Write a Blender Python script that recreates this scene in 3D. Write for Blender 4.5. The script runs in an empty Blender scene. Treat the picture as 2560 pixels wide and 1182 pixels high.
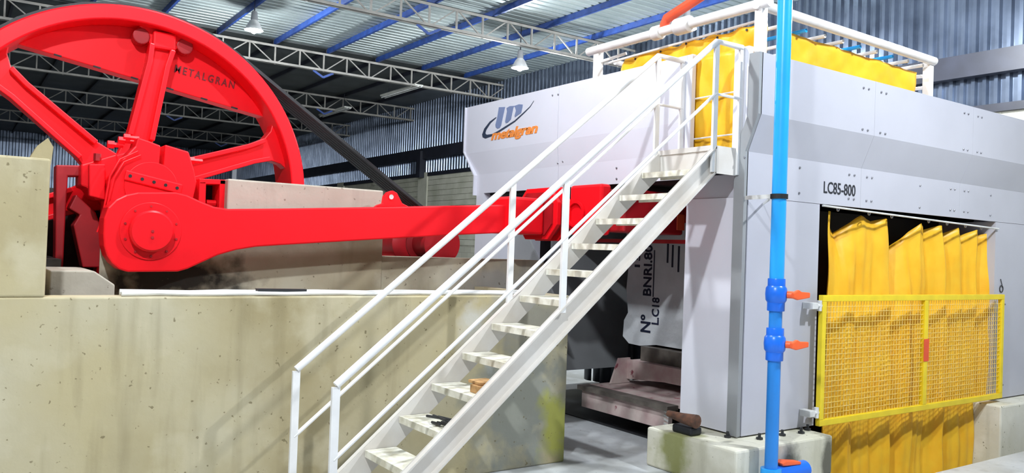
import bpy, bmesh, math, random
from mathutils import Vector, Matrix
random.seed(7)
# ------------------------------------------------------------------ camera / world / light
E = 1.95                      # eye height above the floor; geometry below is given relative to the eye
W, H = 2560.0, 1182.0
PX, PY = W/2, H/2
RV, LV = (4200., 728.), (-120., 575.)       # vanishing points of the two horizontal directions
F = math.sqrt(-((RV[0]-PX)*(LV[0]-PX)+(RV[1]-PY)*(LV[1]-PY)))
def _d(p): return Vector((p[0]-PX, -(p[1]-PY), -F)).normalized()
_ex = _d(RV); _ey = _d(LV); _ey = (_ey-_ex*_ex.dot(_ey)).normalized(); _ez = _ex.cross(_ey)
CM = Matrix((_ex, _ey, _ez))                 # camera -> place
def ray(p): return CM @ _d(p)
def onX(px, py, x): r = ray((px, py)); return r*(x/r.x)
def onY(px, py, y): r = ray((px, py)); return r*(y/r.y)
def onZ(px, py, z): r = ray((px, py)); return r*(z/r.z)

scene = bpy.context.scene
col = scene.collection
cd = bpy.data.cameras.new('camera'); cam = bpy.data.objects.new('camera', cd); col.objects.link(cam)
cd.sensor_fit = 'HORIZONTAL'; cd.sensor_width = 36.0; cd.lens = F/W*36.0; cd.clip_end = 300
cam.matrix_world = Matrix.Translation((0, 0, E)) @ CM.to_4x4()
scene.camera = cam
wd = bpy.data.worlds.new('world'); scene.world = wd; wd.use_nodes = True
bg = wd.node_tree.nodes['Background']; bg.inputs[0].default_value = (0.80, 0.88, 1.0, 1); bg.inputs[1].default_value = 0.22
scene.view_settings.view_transform = 'Standard'; scene.view_settings.look = 'None'
scene.view_settings.gamma = 1.0; scene.view_settings.use_curve_mapping = False
scene.view_settings.exposure = 0.35
LAMP_W = 620.0                # power of one high bay lamp
# lamps hung in the hall: (x, y, z relative to the eye, power factor)
LAMPS = []

# ------------------------------------------------------------------ materials
MATS = {}
def N(nt, t, **kw):
    n = nt.nodes.new(t)
    for k, v in kw.items(): setattr(n, k, v)
    return n
def mat(name, c, rough=.5, metal=0., var=.06, scale=2.5, bump=0., bscale=40., c2=None, spots=None, emit=None, estr=0., spec=.5, coat=0., trans=0.):
    """paint-like procedural material: base colour with soft cloudy variation, optional dirt spots and fine relief"""
    m = bpy.data.materials.new(name); m.use_nodes = True; nt = m.node_tree
    b = nt.nodes['Principled BSDF']
    b.inputs['Roughness'].default_value = rough; b.inputs['Metallic'].default_value = metal
    b.inputs['Specular IOR Level'].default_value = spec; b.inputs['Coat Weight'].default_value = coat
    geo = N(nt, 'ShaderNodeNewGeometry')
    no = N(nt, 'ShaderNodeTexNoise'); no.inputs['Scale'].default_value = scale; no.inputs['Detail'].default_value = 6
    nt.links.new(geo.outputs['Position'], no.inputs['Vector'])
    mix = N(nt, 'ShaderNodeMix', data_type='RGBA')
    if c2 is None: c2 = tuple(max(0, x*(1-3*var)) for x in c)
    mix.inputs[6].default_value = (*c, 1); mix.inputs[7].default_value = (*c2, 1)
    mr = N(nt, 'ShaderNodeMapRange'); mr.inputs[1].default_value = .35; mr.inputs[2].default_value = .7
    nt.links.new(no.outputs['Fac'], mr.inputs[0]); nt.links.new(mr.outputs[0], mix.inputs[0])
    out = mix.outputs[2]
    if spots:
        sc, th, cc = spots
        n2 = N(nt, 'ShaderNodeTexNoise'); n2.inputs['Scale'].default_value = sc; n2.inputs['Detail'].default_value = 3
        nt.links.new(geo.outputs['Position'], n2.inputs['Vector'])
        m2 = N(nt, 'ShaderNodeMapRange'); m2.inputs[1].default_value = th; m2.inputs[2].default_value = th+.05
        nt.links.new(n2.outputs['Fac'], m2.inputs[0])
        mx = N(nt, 'ShaderNodeMix', data_type='RGBA'); nt.links.new(m2.outputs[0], mx.inputs[0])
        nt.links.new(out, mx.inputs[6]); mx.inputs[7].default_value = (*cc, 1); out = mx.outputs[2]
    nt.links.new(out, b.inputs['Base Color'])
    if bump:
        n3 = N(nt, 'ShaderNodeTexNoise'); n3.inputs['Scale'].default_value = bscale; n3.inputs['Detail'].default_value = 4
        nt.links.new(geo.outputs['Position'], n3.inputs['Vector'])
        bp = N(nt, 'ShaderNodeBump'); bp.inputs['Strength'].default_value = bump; bp.inputs['Distance'].default_value = .02
        nt.links.new(n3.outputs['Fac'], bp.inputs['Height']); nt.links.new(bp.outputs[0], b.inputs['Normal'])
    if emit:
        b.inputs['Emission Color'].default_value = (*emit, 1); b.inputs['Emission Strength'].default_value = estr
    if trans: b.inputs['Transmission Weight'].default_value = trans
    MATS[name] = m; return m

def concrete(name, base, dark, light, stains=()):
    """cast concrete: clouds, small pits, drips, and named stains ((centre),(radius),(colour),amount)"""
    m = bpy.data.materials.new(name); m.use_nodes = True; nt = m.node_tree; L = nt.links.new
    b = nt.nodes['Principled BSDF']; b.inputs['Roughness'].default_value = .85; b.inputs['Specular IOR Level'].default_value = .25
    geo = N(nt, 'ShaderNodeNewGeometry'); pos = geo.outputs['Position']
    def noise(s, d=5, v=None):
        n = N(nt, 'ShaderNodeTexNoise'); n.inputs['Scale'].default_value = s; n.inputs['Detail'].default_value = d
        L(v or pos, n.inputs['Vector']); return n.outputs['Fac']
    def rng(f, a, c):
        r = N(nt, 'ShaderNodeMapRange'); r.inputs[1].default_value = a; r.inputs[2].default_value = c; L(f, r.inputs[0]); return r.outputs[0]
    def mx(f, a, c):
        x = N(nt, 'ShaderNodeMix', data_type='RGBA'); L(f, x.inputs[0])
        for s, v in ((6, a), (7, c)):
            if isinstance(v, tuple): x.inputs[s].default_value = (*v, 1)
            else: L(v, x.inputs[s])
        return x.outputs[2]
    def math_(op, a, c):
        n = N(nt, 'ShaderNodeMath', operation=op)
        for i, v in enumerate((a, c)):
            if isinstance(v, (int, float)): n.inputs[i].default_value = v
            else: L(v, n.inputs[i])
        return n.outputs[0]
    o = mx(rng(noise(1.1), .35, .68), base, light)
    o = mx(rng(noise(.7, 9), .46, .66), o, tuple(x*y for x, y in zip(base, (.76, .74, .70))))
    o = mx(math_('MULTIPLY', rng(noise(2.3, 6), .55, .7), .5), o, tuple(min(1, x*1.18) for x in light))
    mp = N(nt, 'ShaderNodeMapping'); mp.inputs['Scale'].default_value = (5, 5, .5); L(pos, mp.inputs['Vector'])
    o = mx(math_('MULTIPLY', rng(noise(1.2, 4, mp.outputs[0]), .56, .75), .35), o, dark)
    for cen, rad, cc, amt in stains:
        v = N(nt, 'ShaderNodeVectorMath', operation='SUBTRACT'); L(pos, v.inputs[0]); v.inputs[1].default_value = (cen[0], cen[1], cen[2]+E)
        v2 = N(nt, 'ShaderNodeVectorMath', operation='DIVIDE'); L(v.outputs[0], v2.inputs[0]); v2.inputs[1].default_value = rad
        ln = N(nt, 'ShaderNodeVectorMath', operation='LENGTH'); L(v2.outputs[0], ln.inputs[0])
        e = math_('ADD', ln.outputs['Value'], math_('MULTIPLY', math_('SUBTRACT', noise(4.5, 7), .5), 2.0))
        o = mx(math_('MULTIPLY', rng(e, 1.05, .45), amt), o, cc)
    o = mx(math_('MULTIPLY', rng(noise(26, 2), .70, .74), .75), o, dark)
    L(o, b.inputs['Base Color'])
    bp = N(nt, 'ShaderNodeBump'); bp.inputs['Strength'].default_value = .35; bp.inputs['Distance'].default_value = .015
    L(noise(9, 6), bp.inputs['Height']); L(bp.outputs[0], b.inputs['Normal'])
    MATS[name] = m; return m

mat('red', (.90, .006, .014), .40, var=.04, scale=3, spec=.28)
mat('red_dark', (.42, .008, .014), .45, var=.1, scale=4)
mat('cast_red', (.17, .006, .010), .5, var=.1)
mat('orange_red', (.80, .09, .03), .5, var=.08)
mat('machine', (.50, .50, .56), .36, var=.03, scale=1.2)
mat('machine_white', (.70, .70, .77), .30, var=.025, scale=1.0)
mat('trim_grey', (.30, .31, .32), .5, var=.05)
mat('rail', (.82, .81, .80), .45, var=.04, scale=6)
mat('stringer', (.66, .63, .59), .5, var=.06, scale=3, c2=(.56, .51, .45))
mat('tread', (.84, .82, .72), .6, var=.1, scale=11, c2=(.52, .48, .36))
mat('tarp', (.98, .60, .035), .42, var=.06, scale=5, c2=(.95, .50, .02), spots=(9, .75, (.55, .30, .05)), bump=.25, bscale=6)
_nt = MATS['tarp'].node_tree; _tl = _nt.nodes.new('ShaderNodeBsdfTranslucent'); _ms = _nt.nodes.new('ShaderNodeMixShader'); _ms.inputs[0].default_value = .18
_tl.inputs[0].default_value = (1.0, .62, .06, 1); _pb = _nt.nodes['Principled BSDF']; _mo = _nt.nodes['Material Output']
_nt.links.new(_pb.outputs[0], _ms.inputs[1]); _nt.links.new(_tl.outputs[0], _ms.inputs[2]); _nt.links.new(_ms.outputs[0], _mo.inputs[0])
mat('gate', (.88, .66, .02), .42, var=.05, scale=5)
mat('wire', (.90, .62, .08), .45, var=.05, scale=20, c2=(.85, .70, .30))
mat('pvc_light', (.02, .38, .92), .3, var=.04)
mat('pvc', (.02, .24, .72), .32, var=.05)
mat('valve_blue', (.01, .16, .80), .3, var=.05)
mat('valve_orange', (.95, .13, .03), .4, var=.05)
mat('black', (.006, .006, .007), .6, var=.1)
mat('dark', (.03, .032, .036), .55, var=.2)
mat('rubber', (.012, .012, .014), .55, var=.1, scale=8)
mat('steel_dark', (.025, .028, .035), .5, metal=.2, var=.2)
mat('bolt', (.30, .30, .33), .4, metal=.6, var=.1)
mat('truss', (.33, .315, .28), .5, var=.1, scale=4, c2=(.22, .21, .19))
mat('purlin', (.022, .07, .30), .5, var=.15, scale=5)
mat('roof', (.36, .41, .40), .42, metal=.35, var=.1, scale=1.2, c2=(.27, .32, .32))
mat('roof_dim', (.075, .085, .085), .5, var=.15, scale=1.2)  # roof sheet of the far bays, darkened for their lack of light
mat('corrugated', (.20, .24, .31), .28, metal=.8, var=.2, scale=1.5, c2=(.10, .125, .17))
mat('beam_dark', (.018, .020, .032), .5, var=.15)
mat('pipe_white', (.82, .79, .76), .42, var=.06, scale=6)
mat('batten', (.62, .62, .56), .45, var=.06)
mat('mortar', (.36, .35, .28), .9, var=.15, scale=2)
mat('block', (.52, .51, .42), .9, var=.14, scale=1.7, c2=(.38, .38, .29), bump=.3, bscale=25)
mat('granite', (.58, .60, .62), .5, var=.12, scale=3, c2=(.46, .48, .50), bump=.3, bscale=14)
mat('granite_pale', (.66, .76, .86), .5, var=.08, scale=3, c2=(.62, .66, .55), bump=.3, bscale=14)
mat('ink', (.006, .010, .035), .6, var=.1)
mat('car', (.62, .52, .48), .6, var=.15, scale=6, c2=(.50, .33, .33), spots=(7, .66, (.25, .06, .08)))
mat('car_dark', (.16, .14, .12), .5, var=.2, scale=6)
mat('wood', (.58, .34, .14), .7, var=.2, scale=14, c2=(.30, .15, .05))
mat('rust', (.16, .07, .04), .8, var=.3, scale=18, c2=(.05, .03, .025))
mat('logo_blue', (.20, .25, .42), .4, var=.05)
mat('logo_dark', (.035, .05, .09), .4, var=.05)
mat('dark_concrete', (.035, .030, .026), .55, var=.3, scale=6)  # near-black brown, used on the concrete around the flywheel slot
mat('logo_orange', (.95, .30, .06), .45, var=.04)
mat('print', (.02, .022, .03), .5, var=.05)
mat('lens', (1, 1, 1), .4, var=0, emit=(.86, .93, 1.0), estr=60)
mat('lens_soft', (1, 1, 1), .4, var=0, emit=(.95, .97, 1.0), estr=1.2)
mat('brass', (.62, .54, .26), .4, metal=.4, var=.15, scale=20)
mat('sheet_pale', (.74, .74, .72), .5, var=.1, scale=6)
mat('strip_dark', (.055, .065, .085), .5, var=.35, scale=3)
concrete('wall_concrete', (.45, .385, .225), (.15, .12, .06), (.48, .435, .31), stains=(
    ((4.35, 5.9, -1.45), (.75, 1.5, .75), (.20, .22, .21), .80),
    ((4.62, 5.9, -1.6), (.20, 1.5, .42), (.36, .36, .06), .85),
    ((4.2, 5.9, -.62), (.6, 1.5, .28), (.30, .29, .25), .7),
    ((3.75, 5.9, -.72), (.22, 1, .3), (.70, .70, .66), .5)))
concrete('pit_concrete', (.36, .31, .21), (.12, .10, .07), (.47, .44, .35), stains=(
    ((5.0, 7.35, -.5), (.9, 1, .35), (.34, .33, .30), .8), ((1.5, 7.3, -.33), (.85, 2, .22), (.012, .011, .010), .95)))  # second patch: oil stain with the shadow under the big end painted in
concrete('beam_concrete', (.40, .365, .30), (.20, .17, .13), (.44, .40, .335))
concrete('pedestal_concrete', (.60, .575, .45), (.16, .15, .08), (.70, .68, .60), stains=(
    ((5.38, 5.1, -1.8), (.3, .22, .35), (.24, .25, .07), .85), ((6.1, 4.42, -1.85), (.16, .3, .3), (.05, .05, .035), .85),
    ((6.65, 4.42, -1.8), (.1, .3, .5), (.04, .04, .03), .8)))
concrete('floor_concrete', (.50, .52, .53), (.16, .16, .15), (.70, .73, .76), stains=())
MATS['floor_concrete'].node_tree.nodes['Principled BSDF'].inputs['Roughness'].default_value = .35
MATS['floor_concrete'].node_tree.nodes['Principled BSDF'].inputs['Specular IOR Level'].default_value = .5

# blockwork beyond the blocks built one by one: the same courses as a brick pattern
_m = bpy.data.materials.new('blockwork'); _m.use_nodes = True; _t = _m.node_tree; MATS['blockwork'] = _m
_g = _t.nodes.new('ShaderNodeNewGeometry'); _s = _t.nodes.new('ShaderNodeSeparateXYZ'); _c = _t.nodes.new('ShaderNodeCombineXYZ'); _b = _t.nodes.new('ShaderNodeTexBrick')
_t.links.new(_g.outputs['Position'], _s.inputs[0]); _t.links.new(_s.outputs['Y'], _c.inputs[0]); _t.links.new(_s.outputs['Z'], _c.inputs[1]); _t.links.new(_c.outputs[0], _b.inputs['Vector'])
for _k, _v in (('Color1', (.50, .49, .40, 1)), ('Color2', (.43, .42, .34, 1)), ('Mortar', (.33, .32, .26, 1))): _b.inputs[_k].default_value = _v
for _k, _v in (('Scale', 1.), ('Mortar Size', .008), ('Brick Width', .4), ('Row Height', .2)): _b.inputs[_k].default_value = _v
_t.links.new(_b.outputs['Color'], _t.nodes['Principled BSDF'].inputs['Base Color']); _t.nodes['Principled BSDF'].inputs['Roughness'].default_value = .9

# ------------------------------------------------------------------ mesh helpers
class B:
    """collects shapes (in metres, z relative to the eye) and builds them as one mesh"""
    def __init__(s): s.v = []; s.f = []
    def add(s, vs, fs):
        o = len(s.v); s.v += [Vector(v) for v in vs]; s.f += [[i+o for i in f] for f in fs]; return s
    def box(s, x0, x1, y0, y1, z0, z1):
        return s.add([(x0,y0,z0),(x1,y0,z0),(x1,y1,z0),(x0,y1,z0),(x0,y0,z1),(x1,y0,z1),(x1,y1,z1),(x0,y1,z1)],
                     [[0,3,2,1],[4,5,6,7],[0,1,5,4],[1,2,6,5],[2,3,7,6],[3,0,4,7]])
    def bar(s, p, q, w, h, up=(0, 0, 1)):
        """rectangular bar from p to q, w wide sideways, h high along up"""
        p = Vector(p); q = Vector(q); d = (q-p).normalized(); u = Vector(up); sd = d.cross(u)
        if sd.length < 1e-4: sd = d.cross(Vector((1, 0, 0)))
        sd.normalize(); u = sd.cross(d).normalized(); a = sd*w/2; c = u*h/2
        vs = [p-a-c, p+a-c, p+a+c, p-a+c, q-a-c, q+a-c, q+a+c, q-a+c]
        return s.add(vs, [[0,3,2,1],[4,5,6,7],[0,1,5,4],[1,2,6,5],[2,3,7,6],[3,0,4,7]])
    def prism(s, poly, axis, a0, a1):
        """poly in the plane across axis ('x': (y,z), 'y': (x,z), 'z': (x,y)) pushed from a0 to a1"""
        def P(p, a): return {'x': (a, p[0], p[1]), 'y': (p[0], a, p[1]), 'z': (p[0], p[1], a)}[axis]
        n = len(poly); vs = [P(p, a0) for p in poly]+[P(p, a1) for p in poly]
        return s.add(vs, [list(range(n))[::-1], list(range(n, 2*n))]+[[i, (i+1) % n, n+(i+1) % n, n+i] for i in range(n)])
    def tube(s, pts, r, n=10, r2=None, cap=True):
        pts = [Vector(p) for p in pts]; rings = []
        for i, p in enumerate(pts):
            d = (pts[min(i+1, len(pts)-1)]-pts[max(i-1, 0)]).normalized()
            a = d.cross(Vector((0, 0, 1)))
            if a.length < 1e-3: a = d.cross(Vector((1, 0, 0)))
            a.normalize(); b = d.cross(a)
            k = 1.0
            if 0 < i < len(pts)-1:
                c = (pts[i]-pts[i-1]).normalized().dot((pts[i+1]-pts[i]).normalized()); k = 1/max(.5, math.sqrt((1+c)/2))
            rr = r if r2 is None else r+(r2-r)*i/(len(pts)-1)
            rings.append([p+(a*math.cos(t)*k+b*math.sin(t))*rr if abs(b.z) > .5 else p+(a*math.cos(t)+b*math.sin(t)*k)*rr for t in [2*math.pi*j/n for j in range(n)]])
        vs = [v for g in rings for v in g]; fs = []
        for i in range(len(pts)-1):
            for j in range(n): fs.append([i*n+j, i*n+(j+1) % n, (i+1)*n+(j+1) % n, (i+1)*n+j])
        if cap: fs += [list(range(n))[::-1], list(range((len(pts)-1)*n, len(pts)*n))]
        return s.add(vs, fs)
    def lathe(s, prof, c, axis='z', n=24):
        """profile (radius, along) turned about axis through c"""
        vs = []; c = Vector(c)
        for r, a in prof:
            for j in range(n):
                t = 2*math.pi*j/n; u, w = r*math.cos(t), r*math.sin(t)
                vs.append(c+Vector({'z': (u, w, a), 'y': (u, a, w), 'x': (a, u, w)}[axis]))
        fs = [[i*n+j, i*n+(j+1) % n, (i+1)*n+(j+1) % n, (i+1)*n+j] for i in range(len(prof)-1) for j in range(n)]
        fs += [list(range(n))[::-1], list(range((len(prof)-1)*n, len(prof)*n))]
        return s.add(vs, fs)
    def ring(s, cx, cz, ro, ri, y0, y1, n=96):
        vs = []
        for r, y in ((ro, y0), (ro, y1), (ri, y1), (ri, y0)):
            for j in range(n):
                t = 2*math.pi*j/n; vs.append((cx+r*math.cos(t), y, cz+r*math.sin(t)))
        return s.add(vs, [[k*n+j, k*n+(j+1) % n, ((k+1) % 4)*n+(j+1) % n, ((k+1) % 4)*n+j] for k in range(4) for j in range(n)])
    def grid(s, fn, nu, nv):
        vs = [fn(i/nu, j/nv) for j in range(nv+1) for i in range(nu+1)]
        return s.add(vs, [[j*(nu+1)+i, j*(nu+1)+i+1, (j+1)*(nu+1)+i+1, (j+1)*(nu+1)+i] for j in range(nv) for i in range(nu)])
    def mesh(s, name, off=Vector((0, 0, 0)), smooth=False):
        me = bpy.data.meshes.new(name); me.from_pydata([v-off for v in s.v], [], s.f)
        bm = bmesh.new(); bm.from_mesh(me); bmesh.ops.remove_doubles(bm, verts=bm.verts, dist=1e-5)
        bmesh.ops.recalc_face_normals(bm, faces=bm.faces)
        if smooth:
            for f in bm.faces: f.smooth = True
            for e in bm.edges:
                if len(e.link_faces) == 2 and e.calc_face_angle(0) > .6: e.smooth = False
        bm.to_mesh(me); bm.free(); return me

def link(o):
    col.objects.link(o); return o
def base(vs):
    xs = [v.x for v in vs]; ys = [v.y for v in vs]; zs = [v.z for v in vs]
    return Vector(((min(xs)+max(xs))/2, (min(ys)+max(ys))/2, min(zs)))
def tag(o, label=None, cat=None, group=None, kind=None):
    if label: o['label'] = label
    if cat: o['category'] = cat
    if group: o['group'] = group
    if kind: o['kind'] = kind
    return o
def rootof(o):
    while o.parent: o = o.parent
    return o
def thing(name, loc, label, cat, group=None, kind=None):
    o = bpy.data.objects.new(name, None); o.empty_display_size = .1; link(o)
    o.location = (loc[0], loc[1], loc[2]+E)
    return tag(o, label, cat, group, kind)
def put(b, name, m, parent=None, bevel=0., smooth=False, label=None, cat=None, group=None, kind=None, solid=0.):
    """one mesh object; top-level meshes get their origin at their base, parts live in their thing's frame"""
    if parent is None:
        off = base(b.v)
    else:
        r = rootof(parent); off = Vector(r.location)-Vector((0, 0, E))
    o = bpy.data.objects.new(name, b.mesh(name, off, smooth)); link(o)
    if parent is None: o.location = off+Vector((0, 0, E))
    else: o.parent = parent
    o.data.materials.append(MATS[m])
    if solid:
        md = o.modifiers.new('thickness', 'SOLIDIFY'); md.thickness = solid; md.offset = 0
    if bevel:
        md = o.modifiers.new('bevel', 'BEVEL'); md.width = bevel; md.segments = 2; md.limit_method = 'ANGLE'
    return tag(o, label, cat, group, kind)
def inst(me, name, loc, parent=None, rot=None, label=None, cat=None, group=None):
    o = bpy.data.objects.new(name, me); link(o); p = Vector(loc)
    if parent:
        p = p-(Vector(rootof(parent).location)-Vector((0, 0, E))); o.parent = parent
    else: p = p+Vector((0, 0, E))
    o.location = p
    if rot: o.rotation_euler = rot
    return tag(o, label, cat, group)
def matmesh(b, name, m, smooth=False):
    me = b.mesh(name, smooth=smooth); me.materials.append(MATS[m]); return me
def text(body, name, m, parent, org, ux, uy, size, width=None, bold=.0, shear=0., depth=.004, spacing=1.0):
    """flat lettering laid on a surface: org = lower left, ux / uy = directions along and up"""
    cu = bpy.data.curves.new('lettering', 'FONT'); cu.body = body; cu.size = 1; cu.offset = bold; cu.shear = shear; cu.space_character = spacing
    cu.extrude = .5; cu.resolution_u = 3
    t = bpy.data.objects.new('lettering', cu); link(t)
    bpy.context.view_layer.update()
    me = bpy.data.meshes.new_from_object(t.evaluated_get(bpy.context.evaluated_depsgraph_get()))
    bpy.data.objects.remove(t)
    xs = [v.co.x for v in me.vertices]; ys = [v.co.y for v in me.vertices]
    x0, x1, y0, y1 = min(xs), max(xs), min(ys), max(ys)
    sy = size/(y1-y0); sx = sy if width is None else width/(x1-x0)
    ux = Vector(ux).normalized(); uy = Vector(uy).normalized(); n = ux.cross(uy)
    off = Vector(rootof(parent).location)-Vector((0, 0, E))
    for v in me.vertices:
        v.co = Vector(org)+ux*((v.co.x-x0)*sx)+uy*((v.co.y-y0)*sy)+n*(v.co.z*2*depth)-off
    me.materials.clear(); me.materials.append(MATS[m])
    o = bpy.data.objects.new(name, me); link(o); o.parent = parent; return o

# ------------------------------------------------------------------ the hall
ROOF = 5.55; XW = 14.6; XN = -9.0; YF = 52.0; YN = -9.0; FL = -E
# floor: level slab with a trench along the machine's side
fb = B(); TR = (6.74, 14.5, 3.97, 5.02)
for x0, x1, y0, y1 in ((XN, XW, YN, TR[2]), (XN, TR[0], TR[2], YF), (TR[0], XW, TR[3], YF)):
    fb.box(x0, x1, y0, y1, FL-.25, FL)
fb.box(TR[0], XW, TR[2], TR[3], -2.8, -2.7)
put(fb, 'floor', 'floor_concrete', kind='structure')

def corr_profile(length, pitch, h):
    pts = []; n = int(length/pitch)
    for i in range(n):
        a = i*pitch; pts += [(a, 0), (a+pitch*.42, 0), (a+pitch*.55, h), (a+pitch*.87, h)]
    return pts
# ceiling: ribbed sheets, ribs along x
rb = B(); vs = []; fs = []; pr = []
for i in range(int((22.1-YN)/.25)): a = i*.25; pr += [(a, 0), (a+.165, 0), (a+.18, .10), (a+.235, .10)]
for y, h in pr: vs += [(XN, YN+y, ROOF+h), (XW+.3, YN+y, ROOF+h)]
for i in range(len(pr)-1): fs.append([2*i, 2*i+1, 2*i+3, 2*i+2])
rb.add(vs, fs)
ceil = put(rb, 'ceiling', 'roof', kind='structure')
b = B(); b.box(XN, XW+.3, 22.0, YF, ROOF-.02, ROOF+.03); put(b, 'dim_ceiling', 'roof_dim', ceil)  # flat far ceiling, dimness beyond the second truss put into its colour
# purlins under the sheets, across the hall
pm = B(); Lp = 22.05-YN
pm.box(-.03, .03, 0, Lp, -.006, 0).box(-.03, -.024, 0, Lp, -.14, -.006).box(-.03, .03, 0, Lp, -.14, -.134).box(.024, .03, 0, Lp, -.14, -.115)
pme = matmesh(pm, 'purlin', 'purlin')
for k in range(-6, 6):
    inst(pme, 'purlin', (7.1+1.53*k, YN, ROOF-.002), ceil)
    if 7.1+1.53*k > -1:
        b = B(); b.box(7.07+1.53*k, 7.13+1.53*k, 22.1, YF, ROOF-.14, ROOF-.021); put(b, 'shaded_purlin', 'beam_dark', ceil)  # same purlins farther on, shade of the far bays put into colour

# back wall: blocks below, ribbed sheet above, steel girts
ZB = 2.70
wb = B(); wb.box(XW+.02, XW+.22, YN, YF, FL, ZB-.03)
wall = put(wb, 'wall_back', 'blockwork', kind='structure')
bm_ = B(); bm_.box(-.012, .06, .006, .394, .006, .194)
bme = matmesh(bm_, 'block', 'block')
nb = 0
for r in range(14):
    z = ZB-.2*(r+1)
    for c in range(24):
        y = 22.4+.4*c+(.2 if r % 2 else 0)
        p = (XW, y, z); lo = 2.55-.08*(y-22.4)
        if nb < 298 and z > -.35 and y < 31.6:
            inst(bme, 'block', p, wall); nb += 1
pl = B()
for y in (27.1, 35.0): pl.box(XW-.06, XW+.02, y-.35, y+.35, FL, ZB+.1)
put(pl, 'pilaster', 'block', wall)
cb = B(); pr = corr_profile(YF-YN, .19, .065); vs = []; fs = []
for y, h in pr: vs += [(XW+.10-h, YN+y, ZB-.04), (XW+.10-h, YN+y, ROOF+.02)]
for i in range(len(pr)-1): fs.append([2*i, 2*i+1, 2*i+3, 2*i+2])
cb.add(vs, fs); put(cb, 'ribbed_sheet', 'corrugated', wall)
for z, h in ((3.50, .20), (2.72, .07)):
    g = B(); g.box(XW-.16, XW+.03, YN, YF, z-h, z+h) if h > .1 else g.box(XW-.05, XW+.03, YN, YF, z-h, z+h)
    put(g, 'girt', 'beam_dark', wall)
for y in (3.2, 27.1):
    g = B(); g.box(XW-.26, XW+.0, y-.13, y+.13, 2.6 if y > 20 else FL, 3.6 if y > 20 else ROOF-.1); put(g, 'column', 'beam_dark', wall)
# far left wall with strip of daylight gaps
lw = B(); pr = corr_profile(XW-XN, .30, .05); vs = []; fs = []
for x, h in pr: vs += [(XN+x, YF-h, FL), (XN+x, YF-h, ROOF+.02)]
for i in range(len(pr)-1): fs.append([2*i, 2*i+1, 2*i+3, 2*i+2])
lw.add(vs, fs); put(lw, 'wall_left', 'corrugated', kind='structure')

# daylight opening high in the far left wall
wt = thing('window_1', (0, YF-.1, 2.0), None, None, kind='structure')
wa_, wb2 = onY(585, 355, YF-.12), onY(668, 310, YF-.12)
wt.location = ((wa_.x+wb2.x)/2, YF-.12, wa_.z+E)
b = B(); b.box(wa_.x, wb2.x, YF-.12, YF-.1, wa_.z, wb2.z); put(b, 'pane', 'lens_soft', wt)
for x in (wa_.x, (wa_.x+wb2.x)/2, wb2.x):
    b = B(); b.box(x-.05, x+.05, YF-.16, YF-.1, wa_.z-.05, wb2.z+.05); put(b, 'mullion', 'beam_dark', wt)
# unseen wall opposite the back wall, added to dim the far hall
b = B(); b.box(XN-.2, XN, 11.0, YF, FL, ROOF+.03); put(b, 'dimming_wall', 'blockwork', kind='structure')
# roof trusses along x
TZ0, TZ1 = 4.87, 5.40; PAN = .70
vm = B(); vm.box(-.02, .02, -.02, .02, 0, TZ1-TZ0); vme = matmesh(vm, 'vertical', 'truss')
dm = B(); dm.bar((0, 0, 0), (PAN, 0, TZ1-TZ0), .03, .03); dme = matmesh(dm, 'diagonal', 'truss')
dm2 = B(); dm2.bar((0, 0, TZ1-TZ0), (PAN, 0, 0), .03, .03); dme2 = matmesh(dm2, 'diagonal', 'truss')
bv = B(); bv.bar((-.30, 0, 0), (0, 0, -.16), .02, .06).bar((0, 0, -.16), (.30, 0, 0), .02, .06); bvme = matmesh(bv, 'fly_brace', 'purlin')
TL = ['pale steel lattice truss crossing nearest under the roof, above the stair', 'pale lit lattice truss just right of the red flywheel rim',
      'dark lattice truss third from the camera, above the black belts', 'dark lattice truss fourth from the camera, seen through the flywheel',
      'dark lattice truss farthest back under the roof, seen low through the flywheel']
for k, y in enumerate((15.8, 22.0, 28.2, 34.4, 42.0)):
    x0 = -2.0 if k < 2 else .5; n = int(round((XW-.1-x0)/PAN)); x1 = XW+.05
    t = thing('roof_truss', (x0, y, TZ0), TL[k], 'truss', 'lattice trusses under the roof')
    b = B(); b.box(x0, x1, y-.05, y-.043, TZ0, TZ0+.07).box(x0, x1, y-.05, y+.05, TZ0, TZ0+.008); put(b, 'bottom_chord', 'truss', t)
    b = B(); b.box(x0, x1, y-.05, y-.043, TZ1-.07, TZ1).box(x0, x1, y-.05, y+.05, TZ1-.008, TZ1); put(b, 'top_chord', 'truss', t)
    for i in range(n+1):
        inst(vme, 'vertical', (x0+i*PAN, y, TZ0), t)
        if i < n: inst(dme if i % 2 else dme2, 'diagonal', (x0+i*PAN, y, TZ0), t)
    for xx in (x0+PAN*9.5, x0+PAN*15):
        if xx < x1-1: inst(bvme, 'fly_brace', (xx, y, TZ0), t)

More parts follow.
